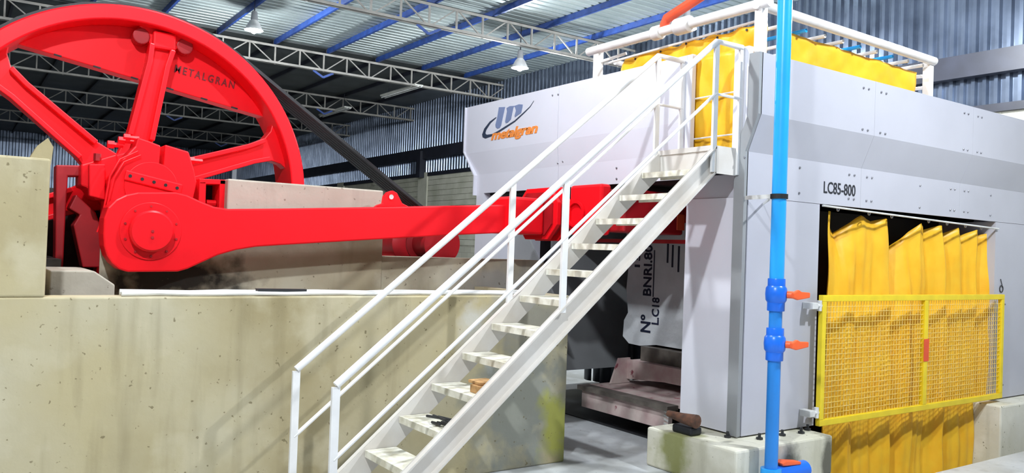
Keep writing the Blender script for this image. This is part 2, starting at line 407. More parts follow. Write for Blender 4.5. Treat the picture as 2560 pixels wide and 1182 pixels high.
# high bay lamps
def lamp(loc, label, power=1., seen=True, size=.21, cone=None):
    x, y, z = loc
    t = thing('high_bay_lamp', (x, y, z-.12), label, 'lamp', 'high bay lamps')
    b = B(); b.lathe([(.05, .34), (.07, .30), (.08, .14), (.06, .13)], (x, y, z), 'z', 16); put(b, 'ballast_housing', 'trim_grey', t, smooth=True)
    b = B(); b.lathe([(.07, .14), (.12, .08), (size, -.10), (size-.008, -.10), (.11, .07), (.06, .12)], (x, y, z), 'z', 24); put(b, 'reflector', 'sheet_pale', t, smooth=True)
    b = B(); b.lathe([(.03, .06), (.085, .02), (.10, -.06), (.085, -.13), (.03, -.17)], (x, y, z), 'z', 16); put(b, 'bulb', 'lens', t, smooth=True)
    b = B(); b.tube([(x, y, z+.34), (x, y, ROOF+.0)], .012, 6); put(b, 'hanger', 'beam_dark', t)
    ld = bpy.data.lights.new('bulb_light', 'POINT'); ld.energy = LAMP_W*power; ld.color = (.90, .95, 1.0); ld.shadow_soft_size = .12
    lo = bpy.data.objects.new('bulb_light', ld); link(lo); lo.parent = t; lo.location = (0, 0, -.10)
lamp(tuple(onZ(1300, 160, 4.55)), 'dazzling high bay lamp hanging above the wall panel with the logo', 1.25)
lamp(tuple(onZ(1716, 60, 4.6)), 'glaring high bay lamp seen behind the white pipe over the yellow tarpaulin', .8)
lamp((12.0, 6.45, 4.25), 'high bay lamp at the upper right edge in front of the ribbed wall', 1.6)
lamp(tuple(onZ(635, 65, 4.95)), 'small distant high bay lamp under the roof above the flywheel', .9)
lamp((7.6, .9, 4.9), 'high bay lamp over the aisle beside the yellow curtain, out of view', 2.0)
lamp((-.6, 1.6, 4.9), 'fill lamp added over the aisle in front of the concrete foundation, out of view', 2.3)  # unseen lamp added to light the foundation front and logo panel
lamp((2.6, 6.3, 4.95), 'high bay lamp over the connecting rod, above the view', 1.15)


# fluorescent battens under the third bay
for (a, c), lab in ((((960, 240), (1050, 213)), 'unlit fluorescent batten under the dark roof, nearer of two'), (((805, 288), (858, 266)), 'unlit fluorescent batten under the dark roof, farther of two')):
    p = onZ(*a, 4.92); q = onZ(*c, 4.92); q.x = p.x
    t = thing('fluorescent_batten', p, lab, 'light fitting', 'fluorescent battens')
    b = B(); b.bar(p, q, .28, .05); put(b, 'tray', 'batten', t)
    for s in (-.06, .06):
        b = B(); b.tube([p+Vector((s, .05, -.05)), q+Vector((s, -.05, -.05))], .02, 8); put(b, 'tube', 'sheet_pale', t, smooth=True)
    for f in (.15, .85):
        m_ = p.lerp(q, f); b = B(); b.tube([m_, m_+Vector((0, 0, ROOF-.1-m_.z))], .008, 5); put(b, 'hanger', 'beam_dark', t)

# ------------------------------------------------------------------ concrete foundation of the crank drive
YWL = 5.9
t = thing('concrete_foundation', (2.3, 7.0, FL), 'stained olive-grey concrete foundation of the crank drive, behind the stair', 'foundation')
b = B(); b.box(-3.5, 4.76, YWL, YWL+.22, FL, -.405); put(b, 'front_wall', 'wall_concrete', t, bevel=.012)
b = B(); b.box(-3.5, .50, YWL, 7.3, -.405, .475); put(b, 'raised_block', 'wall_concrete', t, bevel=.015)
b = B(); b.prism([(-3.5, FL), (.72, FL), (.72, -.2), (.5, -.2), (.5, .475), (-3.5, .475)], 'y', 7.3, 9.4); put(b, 'rear_block', 'dark_concrete', t)
b = B(); b.box(2.00, 3.52, 7.36, 7.80, -1.2, .545); put(b, 'bearing_beam', 'beam_concrete', t, bevel=.015)
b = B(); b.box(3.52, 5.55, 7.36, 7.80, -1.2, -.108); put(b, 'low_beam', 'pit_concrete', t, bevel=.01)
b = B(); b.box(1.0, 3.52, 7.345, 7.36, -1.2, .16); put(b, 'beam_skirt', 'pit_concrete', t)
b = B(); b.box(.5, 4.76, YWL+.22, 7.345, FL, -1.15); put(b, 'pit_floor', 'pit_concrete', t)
b = B(); b.box(.5, 3.52, 8.52, 8.62, -1.2, .42); put(b, 'slot_wall', 'dark_concrete', t)
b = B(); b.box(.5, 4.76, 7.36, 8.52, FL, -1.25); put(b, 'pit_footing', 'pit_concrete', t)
b = B(); b.box(4.62, 4.76, YWL+.22, 7.345, -1.15, -.405); put(b, 'end_wall', 'wall_concrete', t)
b = B(); b.box(2.9, 5.4, 8.6, 9.6, FL, -.30); put(b, 'motor_plinth', 'pit_concrete', t)
b = B(); b.prism([(.58, -1.15), (1.0, -1.15), (1.0, -.36), (.86, -.26), (.58, -.26)], 'y', 6.55, 7.30); put(b, 'pit_pier', 'beam_concrete', t, bevel=.01)
b = B(); b.prism([(.40, .475), (.545, .475), (.555, .60), (.52, .66), (.46, .60)], 'y', 6.42, 6.62); put(b, 'broken_lip', 'wall_concrete', t)
# conduits lying on the front wall
for i, (dy, r, lab) in enumerate(((.05, .016, 'white plastic conduit along the front edge of the concrete ledge'), (.12, .02, 'white plastic conduit along the concrete ledge, behind the other one'))):
    pts = [(.95+.225*j, YWL+dy+.012*math.sin(j*1.3+i), -.405+r+.002+.004*math.sin(j*2.1+i)) for j in range(16)]
    b = B(); b.tube(pts, r, 8); put(b, 'conduit', 'sheet_pale', smooth=True, label=lab, cat='conduit', group='conduits on the concrete ledge')
b = B(); b.bar((1.86, YWL+.06, -.36), (2.24, YWL+.09, -.365), .05, .02); put(b, 'steel_scrap', 'dark', label='short dark steel scrap lying on the concrete ledge below the red rod', cat='scrap')

# ------------------------------------------------------------------ flywheel
CX, CZ, RO, RI = 1.305, .458, 1.605, 1.47
YA, YB = 7.90, 8.40
t = thing('flywheel', (CX, 8.15, CZ-RO), 'huge bright red spoked flywheel half sunk behind the concrete', 'flywheel')
b = B(); b.ring(CX, CZ, RO, RI, YA, YB, 128); put(b, 'rim', 'red', t, bevel=.015, smooth=True)
b = B(); b.lathe([(.30, -.22), (.30, .30)], (CX, 8.12, CZ), 'y', 32)
put(b, 'hub', 'red', t, bevel=.02, smooth=True)
for k in range(6):
    a = math.radians(20+60*k); u = Vector((math.cos(a), 0, math.sin(a))); s = Vector((-math.sin(a), 0, math.cos(a))); c = Vector((CX, 0, CZ))
    prof = [(.25, .15), (.50, .105), (1.15, .095), (1.33, .11), (1.42, .17), (1.475, .26)]
    b = B()
    poly = [c+u*r+s*w for r, w in prof]+[c+u*r-s*w for r, w in prof[::-1]]
    b.prism([(p.x, p.z) for p in poly], 'y', 8.04, 8.20)
    sp = put(b, 'spoke', 'red', t, bevel=.01)
    for sg in (1, -1):
        pr_ = [(.45, .115), (1.15, .1), (1.32, .115)]
        poly = [c+u*r+s*(w*sg) for r, w in pr_]+[c+u*r+s*((w-.045)*sg) for r, w in pr_[::-1]]
        b = B(); b.prism([(p.x, p.z) for p in poly], 'y', 7.97, 8.05); put(b, 'spoke_flange', 'red', sp, bevel=.008)
# counterweight plate: circular segment with a tilted chord
a0, a1 = None, None
p0 = onY(62, 115, 8.17); p1 = onY(658, 292, 8.17)
def hit(p, q):
    d = Vector((q.x-p.x, 0, q.z-p.z)).normalized(); o_ = Vector((p.x-CX, 0, p.z-CZ)); bq = o_.dot(d); cq = o_.dot(o_)-(RI+.004)**2; sq = math.sqrt(bq*bq-cq)
    return math.atan2((o_+d*(-bq-sq)).z, (o_+d*(-bq-sq)).x), math.atan2((o_+d*(-bq+sq)).z, (o_+d*(-bq+sq)).x)
al, ar = hit(p0, p1)
if ar > al: al += 2*math.pi
poly = [(CX+(RI+.004)*math.cos(ar+(al-ar)*i/40), CZ+(RI+.004)*math.sin(ar+(al-ar)*i/40)) for i in range(41)]
b = B(); b.prism(poly, 'y', 8.16, 8.34); cw = put(b, 'counterweight', 'red', t, bevel=.008)
cdv = Vector((p1.x-p0.x, 0, p1.z-p0.z)).normalized()
for f in (.12, .27, .42, .57, .72, .86):
    q = Vector((p0.x, 8.155, p0.z)).lerp(Vector((p1.x, 8.155, p1.z)), f); b = B(); b.bar(q-cdv*.03, q+cdv*.03, .02, .012)
    put(b, 'clamp_stud', 'black', cw)
pt0 = onY(436, 180, 8.15); pt1 = onY(585, 222, 8.15); ud = (pt1-pt0); uz = Vector((-ud.z, 0, ud.x))
text('METALGRAN', 'cast_lettering', 'cast_red', cw, Vector((pt0.x, 8.158, pt0.z)), ud, uz, .075, width=ud.length, depth=.004, spacing=1.35, bold=.01)
# bracket where the upright spoke meets the rim
q = Vector((CX, 0, CZ))+Vector((math.cos(math.radians(80)), 0, math.sin(math.radians(80))))*1.40
b = B(); b.box(q.x-.10, q.x+.10, 7.98, 8.17, q.z-.10, q.z+.06); put(b, 'rim_clamp', 'red', t, bevel=.02)
for dx in (-.19, .19):
    b = B(); b.lathe([(.075, 0), (.075, .12)], (q.x+dx, 8.03, q.z-.03+.03*(dx < 0)), 'y', 16); put(b, 'clamp_nut', 'red_dark', t, bevel=.01)

# ------------------------------------------------------------------ crank, bearings
t = thing('crank_web', (1.36, 7.4, -.2), 'red clamped crank web plate above the big end of the connecting rod', 'crank')
P = lambda L, Y: [(onY(x, y, Y).x, onY(x, y, Y).z) for x, y in L]
b = B(); b.prism(P([(262, 560), (266, 490), (275, 440), (300, 405), (338, 365), (345, 343), (372, 352), (402, 364), (398, 412), (409, 413), (413, 361), (472, 379), (486, 425), (492, 455), (478, 520), (470, 560)], 7.33), 'y', 7.33, 7.62)
cwb = put(b, 'web_plate', 'red', t, bevel=.012)
kc = onY(385, 462, 7.33)
b = B(); b.lathe([(.21, 0), (.21, -.012)], (kc.x-.02, 7.332, kc.z-.02), 'y', 40); put(b, 'shaft_end', 'red', t, bevel=.004)
ka, kb = onY(325, 440, 7.31), onY(442, 470, 7.31)
b = B(); dv = (kb-ka).normalized(); b.bar(ka-dv*.04, kb+dv*.04, .02, .085, up=(0, 0, 1)); lb = put(b, 'locking_bar', 'red', t, bevel=.012)
for f in (0, .25, .5, .75, 1):
    q = ka.lerp(kb, f); b = B(); b.lathe([(.014, 0), (.014, -.006)], (q.x, 7.30, q.z), 'y', 10); put(b, 'bolt_hole', 'black', lb)
for (x, y) in ((285, 362), (312, 352), (485, 402), (325, 345)):
    q = onY(x, y, 7.5); b = B(); b.lathe([(.035, -.05), (.035, .0), (.022, .0), (.022, .07)], q, 'x', 6); put(b, 'clamp_bolt', 'red', t)
t = thing('main_bearing', (.95, 7.75, -.3), 'red main bearing housing on the left of the crank web', 'bearing')
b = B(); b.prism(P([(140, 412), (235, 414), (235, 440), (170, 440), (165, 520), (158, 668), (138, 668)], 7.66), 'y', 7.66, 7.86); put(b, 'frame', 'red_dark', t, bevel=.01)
b = B(); b.prism(P([(200, 412), (290, 385), (300, 470), (270, 500), (235, 500), (215, 470), (200, 465)], 7.56), 'y', 7.50, 7.88); put(b, 'cap', 'red', t, bevel=.015)
b = B(); b.prism(P([(222, 410), (262, 410), (262, 500), (222, 490)], 7.44), 'y', 7.42, 7.5); put(b, 'cap_lug', 'red', t, bevel=.01)
b = B(); b.lathe([(.03, 0), (.03, .06)], tuple(onY(243, 402, 7.48)), 'z', 6); put(b, 'cap_nut', 'red_dark', t)
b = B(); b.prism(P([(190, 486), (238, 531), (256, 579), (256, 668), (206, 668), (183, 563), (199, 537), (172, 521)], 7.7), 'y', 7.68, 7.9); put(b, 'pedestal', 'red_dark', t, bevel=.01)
for pth in ([(345, 378), (300, 398), (275, 440), (262, 510), (250, 575)], [(352, 388), (310, 405), (285, 445), (268, 515), (243, 580)]):
    b = B(); b.tube([onY(x, y, 7.30) for x, y in pth], .008, 8); put(b, 'grease_hose', 'red', t, smooth=True)
t = thing('outboard_bearing', (1.93, 7.65, .2), 'red open bearing box between the crank web and the concrete beam', 'bearing')
for nm, L in (('box_top', [(495, 447), (562, 450), (562, 462), (495, 460)]), ('box_side', [(546, 450), (564, 450), (562, 522), (544, 522)]), ('box_inner', [(495, 455), (512, 455), (510, 520), (493, 520)])):
    b = B(); b.prism(P(L, 7.5), 'y', 7.45, 7.80); put(b, nm, 'red', t, bevel=.006)
b = B(); b.prism(P([(510, 460), (546, 460), (546, 520), (510, 520)], 7.7), 'y', 7.7, 7.79); put(b, 'box_back', 'black', t)
b = B(); b.lathe([(.03, -.05), (.03, .03)], tuple(onY(530, 508, 7.55)), 'x', 8); put(b, 'adjusting_screw', 'red', t)

# ------------------------------------------------------------------ connecting rod
YR0, YR1 = 7.00, 7.26
out = [(258, 585), (260, 545), (270, 518), (290, 498), (315, 486), (345, 480), (440, 480), (468, 487), (500, 502), (535, 516), (570, 522), (700, 521), (950, 517), (1292, 511),
       (1292, 548), (1262, 582), (1130, 588), (900, 601), (700, 613), (640, 617), (590, 625), (545, 638), (505, 656), (470, 672), (445, 679), (320, 680), (298, 673), (280, 658), (268, 640), (260, 615)]
t = thing('connecting_rod', (3.0, 7.13, -.3), 'long bright red connecting rod from the flywheel crank into the saw', 'rod')
b = B(); b.prism(P(out, YR0), 'y', YR0, YR1); put(b, 'rod_body', 'red', t, bevel=.014)
bc = onY(377, 578, YR0)
b = B(); b.lathe([(.232, 0), (.232, -.012)], (bc.x, YR0+.001, bc.z), 'y', 48); fl = put(b, 'cover_flange', 'red', t, bevel=.004, smooth=True)
b = B(); b.lathe([(.165, 0), (.165, -.07), (.150, -.085)], (bc.x-.005, YR0-.01, bc.z), 'y', 48); put(b, 'pin_cover', 'red', t, smooth=True)
for k in range(10):
    a = math.radians(20+36*k); b = B(); b.lathe([(.010, 0), (.010, -.008)], (bc.x+.20*math.cos(a), YR0-.012, bc.z+.20*math.sin(a)), 'y', 6); put(b, 'bolt', 'red_dark', fl)
for dz in (0, -.05):
    b = B(); b.lathe([(.012, 0), (.012, -.006)], (bc.x-.004, YR0-.095, bc.z+dz), 'y', 8); put(b, 'plug', 'red_dark', t)
# lifting eye on top
le = onY(978, 492, YR0+.1); ring = []
b = B(); yy = YR0+.10
poly = P([(938, 517), (945, 512), (958, 508), (961, 490), (970, 480), (982, 476), (993, 482), (999, 494), (1006, 508), (1022, 516)], yy)
b.prism(poly, 'y', yy, yy+.05); ey = put(b, 'lifting_eye', 'red', t, bevel=.005)
b = B(); b.ring(le.x, le.z, .034, .024, yy-.006, yy+.056, 20); put(b, 'eye_rim', 'red', ey)
b = B(); b.lathe([(.024, -.004), (.024, .0)], (le.x, yy-.001, le.z), 'y', 16); put(b, 'eye_hole', 'sheet_pale', ey)

# crosshead and the moving blade frame inside the saw
t = thing('crosshead', (5.2, 7.1, -.0), 'red crosshead yoke at the end of the connecting rod, under the logo panel', 'crosshead')
def oct_(y0, y1, z0, z1, c): return [(y0+c, z0), (y1-c, z0), (y1, z0+c), (y1, z1-c), (y1-c, z1), (y0+c, z1), (y0, z1-c), (y0, z0+c)]
zc0, zc1 = onX(1400, 600, 5.35).z, onX(1400, 466, 5.35).z
yl, yr_ = onX(1305, 540, 5.35).y, onX(1492, 540, 5.35).y
b = B(); b.box(4.75, 5.2, 6.92, 7.34, .17, .56); put(b, 'rod_fork', 'red', t, bevel=.03)
ym = onX(1405, 540, 5.3).y
b = B(); b.prism(oct_(ym-.02, 7.45, zc0, zc1-.02, .16), 'x', 5.22, 5.27); put(b, 'yoke_flange', 'red', t, bevel=.006)
b = B(); b.prism(oct_(ym-.02, 7.45, zc0-.01, zc1, .16), 'x', 5.36, 5.41); put(b, 'yoke_flange', 'red', t, bevel=.006)
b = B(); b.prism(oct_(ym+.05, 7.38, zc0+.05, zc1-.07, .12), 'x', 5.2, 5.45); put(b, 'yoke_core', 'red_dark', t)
b = B(); b.box(5.41, 5.55, 6.25, ym+.02, zc0+.06, zc1+.01); put(b, 'yoke_plate', 'red', t, bevel=.03)
cc = onX(1440, 535, 5.40)
b = B(); b.ring(0, 0, .14, .115, 0, .02, 32); 
for v in b.v: v.x, v.y, v.z = 5.40+(-v.y), cc.y+v.x, cc.z+v.z
put(b, 'pin_boss', 'red', t)
t = thing('blade_frame', (6.6, 7.0, .15), 'red and orange blade frame hanging inside the saw above the granite block', 'blade frame')
b = B(); b.box(5.55, 6.4, 6.05, 6.40, .22, .66); put(b, 'end_box', 'red_dark', t, bevel=.02)
b = B(); b.box(6.42, 6.62, 6.15, 8.5, .36, .56); put(b, 'cross_beam', 'red', t, bevel=.01)
b = B(); b.box(6.30, 6.415, onX(1693, 560, 6.30).y, 6.9, onX(1680, 575, 6.30).z, onX(1690, 535, 6.30).z); put(b, 'end_plate', 'orange_red', t, bevel=.006)
b = B(); b.box(6.33, 6.5, 5.7, 7.6, .13, .17); put(b, 'lower_flange', 'red_dark', t)
sm = B(); sm.tube([(0, 0, 0), (-.14, 0, 0)], .012, 6); sme = matmesh(sm, 'blade_tensioner', 'brass')
for k in range(16):
    inst(sme, 'blade_tensioner', (6.42, 6.30+.045*k, .42), t)

# drive belts, motor
PXc, PZc, PR = 4.55, .04, .20
t = thing('drive_belts', (2.9, 8.2, -1.2), 'bundle of black drive belts slanting down from the flywheel to the motor', 'belt')
dx, dz = PXc-CX, PZc-CZ; D = math.hypot(dx, dz); th = math.atan2(dz, dx); RB = RO+.025; ph = math.acos((RB-PR)/D)
for k in range(6):
    y0 = 7.98+.065*k; pts = []; ins = []
    def loop(R, r):
        L = []
        for i in range(25): 
            a = th+ph+(2*math.pi-2*ph)*i/24; L.append((CX+R*math.cos(a), CZ+R*math.sin(a)))
        for i in range(9):
            a = th-ph+2*ph*i/8; L.append((PXc+r*math.cos(a), PZc+r*math.sin(a)))
        return L
    o_, i_ = loop(RB+.012, PR+.012), loop(RB-.018, PR-.018); n = len(o_)
    vs = [(x, y0, z) for x, z in o_]+[(x, y0+.048, z) for x, z in o_]+[(x, y0+.048, z) for x, z in i_]+[(x, y0, z) for x, z in i_]
    b = B(); b.add(vs, [[q*n+j, q*n+(j+1) % n, ((q+1) % 4)*n+(j+1) % n, ((q+1) % 4)*n+j] for q in range(4) for j in range(n)])
    put(b, 'belt', 'rubber', t)
t = thing('drive_motor', (4.6, 8.9, -.30), 'red electric motor with belt pulley low behind the connecting rod', 'motor')
b = B(); b.lathe([(PR-.03, -.25), (PR+.03, -.25), (PR+.03, -.23), (PR-.03, -.22), (PR-.03, .16), (PR+.03, .18), (PR+.03, .2), (PR-.03, .2)], (PXc, 8.2, PZc), 'y', 32); put(b, 'pulley', 'red_dark', t, smooth=True)
b = B(); b.lathe([(.05, 0), (.05, .3)], (PXc, 8.38, PZc), 'y', 12); put(b, 'shaft', 'bolt', t)
b = B(); b.lathe([(.20, 0), (.26, .04), (.26, .75), (.20, .8)], (PXc, 8.65, PZc), 'y', 28); put(b, 'casing', 'red_dark', t, smooth=True)
b = B(); b.box(PXc-.35, PXc+.55, 8.65, 9.45, -.30, -.16); put(b, 'base_plate', 'red_dark', t, bevel=.01)
for k in range(2):
    b = B(); b.box(PXc-.22+.36*k, PXc-.16+.36*k, 8.7, 9.4, -.16, -.02); put(b, 'foot', 'red_dark', t)
b = B(); b.box(PXc+.28, PXc+.50, 8.7, 8.95, -.16, .0); put(b, 'terminal_box', 'dark', t, bevel=.01)

# ------------------------------------------------------------------ stone saw
X0, Y0 = 5.82, 4.73
YO, XO = 4.60, 5.79
ZT, K1, K2, ZL = 1.815, 1.27, .95, .55
t = thing('stone_saw', (9.0, 7.1, -1.58), 'large light grey stone saw housing with stencilled lettering and bolted panels', 'machine')
saw = t
xs = [XO, 7.545, 9.52, 13.2]
for i in range(3):
    x0, x1 = xs[i]+(.0 if i == 0 else .001), xs[i+1]-.001
    poly = [(YO, ZT), (YO, K1), (Y0, K2), (Y0, ZL), (Y0+.02, ZL), (Y0+.02, K2+.005), (YO+.02, K1+.005), (YO+.02, ZT)]
    b = B(); b.prism(poly, 'x', x0, x1); put(b, 'side_panel', 'machine', t)
# front panel with its slanted left edge, two sheets
def fpanel(ya, yb, left):
    b = B()
    for (z0, z1, xa, xb) in ((1.30, 1.945, XO, XO), (1.0, 1.30, X0, XO), (.745, 1.0, X0, X0)):
        def ye(z):
            if not left: return yb
            return 9.58 if z >= 1.33 else (9.29+(9.58-9.29)*(z-.99)/(1.33-.99) if z > .99 else 9.29)
        zz = [z0, z1] if not (left and z0 < 1.33 < z1) else [z0, 1.33, z1]
        for a_, c_ in zip(zz[:-1], zz[1:]):
            f0 = (a_-z0)/(z1-z0); f1 = (c_-z0)/(z1-z0)
            xl0, xl1 = xa+(xb-xa)*f0, xa+(xb-xa)*f1
            vs = [(xl0, ya, a_), (xl0, ye(a_), a_), (xl1, ye(c_), c_), (xl1, ya, c_)]
            vs += [(x+.02, y, z) for x, y, z in vs]
            b.add(vs, [[0,1,2,3],[4,7,6,5],[0,4,5,1],[1,5,6,2],[2,6,7,3],[3,7,4,0]])
    return b
put(fpanel(5.49, 7.50, False), 'front_panel', 'machine_white', t)
put(fpanel(7.506, 9.58, True), 'front_panel', 'machine_white', t)
b = B(); b.prism([(9.58, 1.945), (9.58, 1.33), (9.29, .99), (9.29, .72), (9.31, .72), (9.31, .985), (9.60, 1.325), (9.60, 1.945)], 'x', XO-.02, 5.95); put(b, 'edge_strip', 'machine_white', t)
# roof deck, rear and far side of the housing
b = B(); b.box(X0+.12, 13.2, 5.52, 9.56, 1.75, 1.78).box(6.2, 13.2, Y0, 5.52, 1.75, 1.78); put(b, 'roof_deck', 'machine', t)
b = B(); b.box(5.88, 6.2, Y0+.02, 4.90, 1.75, 1.78); put(b, 'deck_lip', 'machine', t)
b = B(); b.box(X0+.03, 13.2, 9.29, 9.33, -1.58, 1.75); put(b, 'far_side', 'machine', t)
b = B(); b.box(13.16, 13.2, Y0+.02, 9.29, -1.58, 1.75); put(b, 'rear_panel', 'machine', t)
# near corner trim following the bent side panel, door jamb
b = B()
for (z0, z1, ya, yb) in ((K1, ZT, YO, YO), (K2, K1, Y0, YO), (-1.58, K2, Y0, Y0)):
    vs = []
    for x in (XO-.035, XO+.01): vs += [(x, ya, z0), (x, ya+.115, z0), (x, yb+.115, z1), (x, yb, z1)]
    b.add(vs, [[0,1,2,3],[4,7,6,5],[0,4,5,1],[1,5,6,2],[2,6,7,3],[3,7,4,0]])
put(b, 'corner_trim', 'trim_grey', t)
b = B(); b.box(XO, XO+.06, Y0+.02, 4.91, .75, 1.90); put(b, 'door_jamb', 'machine_white', t)
b = B(); b.box(XO, XO+.05, 5.42, 5.488, .98, 1.945); put(b, 'door_jamb', 'machine_white', t)
# pillars
b = B(); b.box(X0, 6.87, Y0, 5.46, -1.58, ZL-.004); put(b, 'pillar', 'machine', t, label='grey sheet-metal corner pillar with glossy reflections')
b = B(); b.box(X0-.006, X0-.001, Y0+.12, 5.462, -1.578, ZL-.004); put(b, 'lit_pillar_face', 'machine_white', t)  # paler plate, brightness of the lit front side put into colour
b = B(); b.box(X0+.005, 5.95, Y0+.02, 5.46, ZL-.002, .76); put(b, 'pillar_head', 'machine', t)
b = B(); b.box(X0, 6.5, 9.11, 9.29, -1.58, .745); put(b, 'pillar', 'machine_white', t)
b = B(); b.box(X0, 6.5, 8.72, 9.108, -1.58, .50); put(b, 'pillar_web', 'machine_white', t)
b = B(); b.box(10.40, 13.2, Y0, 5.46, -1.60, ZL-.004); put(b, 'pillar', 'machine', t)
b = B(); b.box(6.5, 8.2, 8.45, 8.49, -1.58, .62); put(b, 'inner_panel', 'trim_grey', t)
b = B(); b.prism([(7.62, -.7), (8.71, -.7), (8.71, .22), (8.35, .22)], 'x', 6.0, 6.03); put(b, 'splash_plate', 'trim_grey', t)
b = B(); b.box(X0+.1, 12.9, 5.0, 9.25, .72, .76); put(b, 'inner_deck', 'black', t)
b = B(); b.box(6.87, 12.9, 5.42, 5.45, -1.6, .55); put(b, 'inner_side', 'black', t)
b = B(); b.box(6.15, 13.1, 5.47, 9.28, FL, FL+.012); put(b, 'shade_sheet', 'dark', t)  # dark sheet over the floor, the shade inside the saw put into colour
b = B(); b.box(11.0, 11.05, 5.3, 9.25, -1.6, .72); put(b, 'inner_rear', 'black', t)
# bolts on the panels
bo = B(); bo.lathe([(.012, 0), (.012, -.007), (.009, -.010)], (0, 0, 0), 'y', 6); bome = matmesh(bo, 'bolt', 'bolt')
def bolts(L, y):
    for (x, z) in L: inst(bome, 'bolt', (x, y, z), saw)
for xc in (7.545, 9.52):
    dxs = (-.21, -.12, .10, .19)
    bolts([(xc+d, z) for d in dxs for z in (1.72, 1.31)], YO)
    bolts([(xc+d, z) for d in dxs for z in (1.00, .87, .63)], Y0) if True else None
bolts([(6.54, .87), (6.54, .63), (8.66, .86), (8.66, .62), (10.25, .86), (10.25, .62)], Y0)
for (px, py) in ((1382, 238), (1396, 236), (1395, 408), (1408, 404), (1542, 420), (1542, 447), (1697, 400)):
    q = onX(px, py, XO if py < 380 else X0); inst(bome, 'bolt', (q.x, q.y, q.z), saw, rot=(0, 0, -math.pi/2))
q = onX(1862, 393, XO-.035); inst(bome, 'bolt', (q.x, q.y, q.z), saw, rot=(0, 0, -math.pi/2))
# lettering and logo
ta = onY(2059, 472, Y0); tb = onY(2138, 478, Y0)
text('LC85-800', 'stencil_lettering', 'print', t, (ta.x, Y0-.002, ta.z-.04), (1, 0, 0), (0, 0, 1), .115, width=tb.x-ta.x, depth=.002, bold=.008)
lz = lambda x, y: onX(1180+x/7.3875, 220+y/7.3875, XO)
def decal(L, name, m, par):
    pts = [lz(*p) for p in L]; b = B(); b.prism([(p.y, p.z) for p in pts], 'x', XO-.004, XO+.002); return put(b, name, m, par)
lg = decal([(500, 355), (615, 350), (600, 410), (540, 690), (512, 738), (470, 750), (440, 725), (435, 680), (470, 540)], 'logo_letter', 'logo_blue', t)
decal([(640, 372), (700, 335), (780, 330), (765, 370), (720, 580), (660, 640), (625, 650), (615, 620), (650, 430)], 'logo_stroke', 'logo_blue', lg)
decal([(775, 335), (870, 300), (940, 305), (935, 350), (910, 460), (850, 500), (795, 540), (790, 510), (815, 420), (800, 360)], 'logo_stroke', 'logo_blue', lg)
outer = [(450, 535), (330, 620), (230, 750), (190, 860), (200, 910), (250, 932), (350, 897), (480, 832), (620, 742), (800, 622), (960, 472), (1080, 350), (1150, 235)]
inner = [(455, 548), (345, 650), (268, 770), (252, 825), (258, 848), (280, 862), (370, 850), (470, 800), (600, 718), (790, 600), (950, 455), (1075, 338), (1146, 232)]
b = B(); vs = []
for x in (XO-.004, XO+.002):
    for p in outer+inner: q = lz(*p); vs.append((x, q.y, q.z))
n = len(outer); m2 = 2*n; fs = []
for i in range(n-1):
    # outer and inner have matching counts but the inner runs one step ahead
    fs.append([i, i+1, n+min(i+1, n-1), n+i]); fs.append([m2+i, m2+n+i, m2+n+min(i+1, n-1), m2+i+1])
b.add(vs, fs); put(b, 'logo_swoosh', 'logo_dark', lg)
la, lb_ = lz(352, 1022), lz(1215, 890)
text('metalgran', 'logo_lettering', 'logo_orange', lg, (XO-.003, la.y, la.z), (0, -1, 0), (0, 0, 1), .165, width=la.y-lb_.y, depth=.002, bold=.038, shear=.25, spacing=.92)

# concrete pedestals
b = B(); b.box(5.38, 6.72, 4.42, 5.46, FL-.0, -1.595); p_ = put(b, 'concrete_pedestal', 'pedestal_concrete', bevel=.02, label='stained concrete pedestal under the near corner pillar of the saw', cat='pedestal', group='concrete pedestals')
b = B(); b.box(10.10, 13.3, 4.48, 5.46, -2.7, -1.615); put(b, 'concrete_pedestal', 'pedestal_concrete', bevel=.02, label='concrete pedestal at the right edge beside the yellow curtain', cat='pedestal', group='concrete pedestals')
b = B(); b.box(5.75, 6.7, 8.5, 9.5, FL, -1.60); put(b, 'concrete_pedestal', 'pedestal_concrete', bevel=.02, label='concrete pedestal of the far pillar, mostly hidden behind the foundation', cat='pedestal', group='concrete pedestals')
# anchor nuts on the pedestal
am = B(); am.lathe([(.03, 0), (.03, .02), (.013, .02), (.013, .055)], (0, 0, 0), 'z', 6); ame = matmesh(am, 'anchor_bolt', 'dark')
for (x, y) in ((5.93, 4.62), (6.25, 4.62), (6.5, 4.60), (6.68, 4.66), (5.72, 4.80)): inst(ame, 'anchor_bolt', (x, y, -1.595), p_)

# ------------------------------------------------------------------ steel pipe frame on top of the saw
t = thing('pipe_frame', (7.3, 5.9, 1.78), 'cream painted pipe frame standing on the saw roof, with thin cross pipes', 'pipe frame')
ZP = 2.29; r_ = .048
b = B(); b.tube([(5.90, 7.12, ZP), (5.90, 4.62, ZP)], r_, 14); put(b, 'front_pipe', 'pipe_white', t, smooth=True)
b = B(); b.tube([(5.86, 4.74, ZP), (8.90, 4.74, ZP-.03)], r_, 14); put(b, 'side_pipe', 'pipe_white', t, smooth=True)
for (x, y, w) in ((5.93, 4.74, .085), (5.93, 6.98, .085), (8.86, 4.78, .085)):
    b = B(); b.box(x-w/2, x+w/2, y-w/2, y+w/2, 1.78, ZP); put(b, 'post', 'pipe_white', t, bevel=.008)
for (y, r, l) in ((6.02, .075, .06), (5.66, .085, .10)):
    b = B(); b.lathe([(r, -l), (r, l)], (5.90, y, ZP), 'y', 18); put(b, 'coupling', 'pipe_white', t, bevel=.015, smooth=True)
b = B(); b.tube([(6.0, 6.95, 2.14), (6.0, 4.78, 2.18)], .014, 8); put(b, 'tension_bar', 'pipe_white', t, smooth=True)
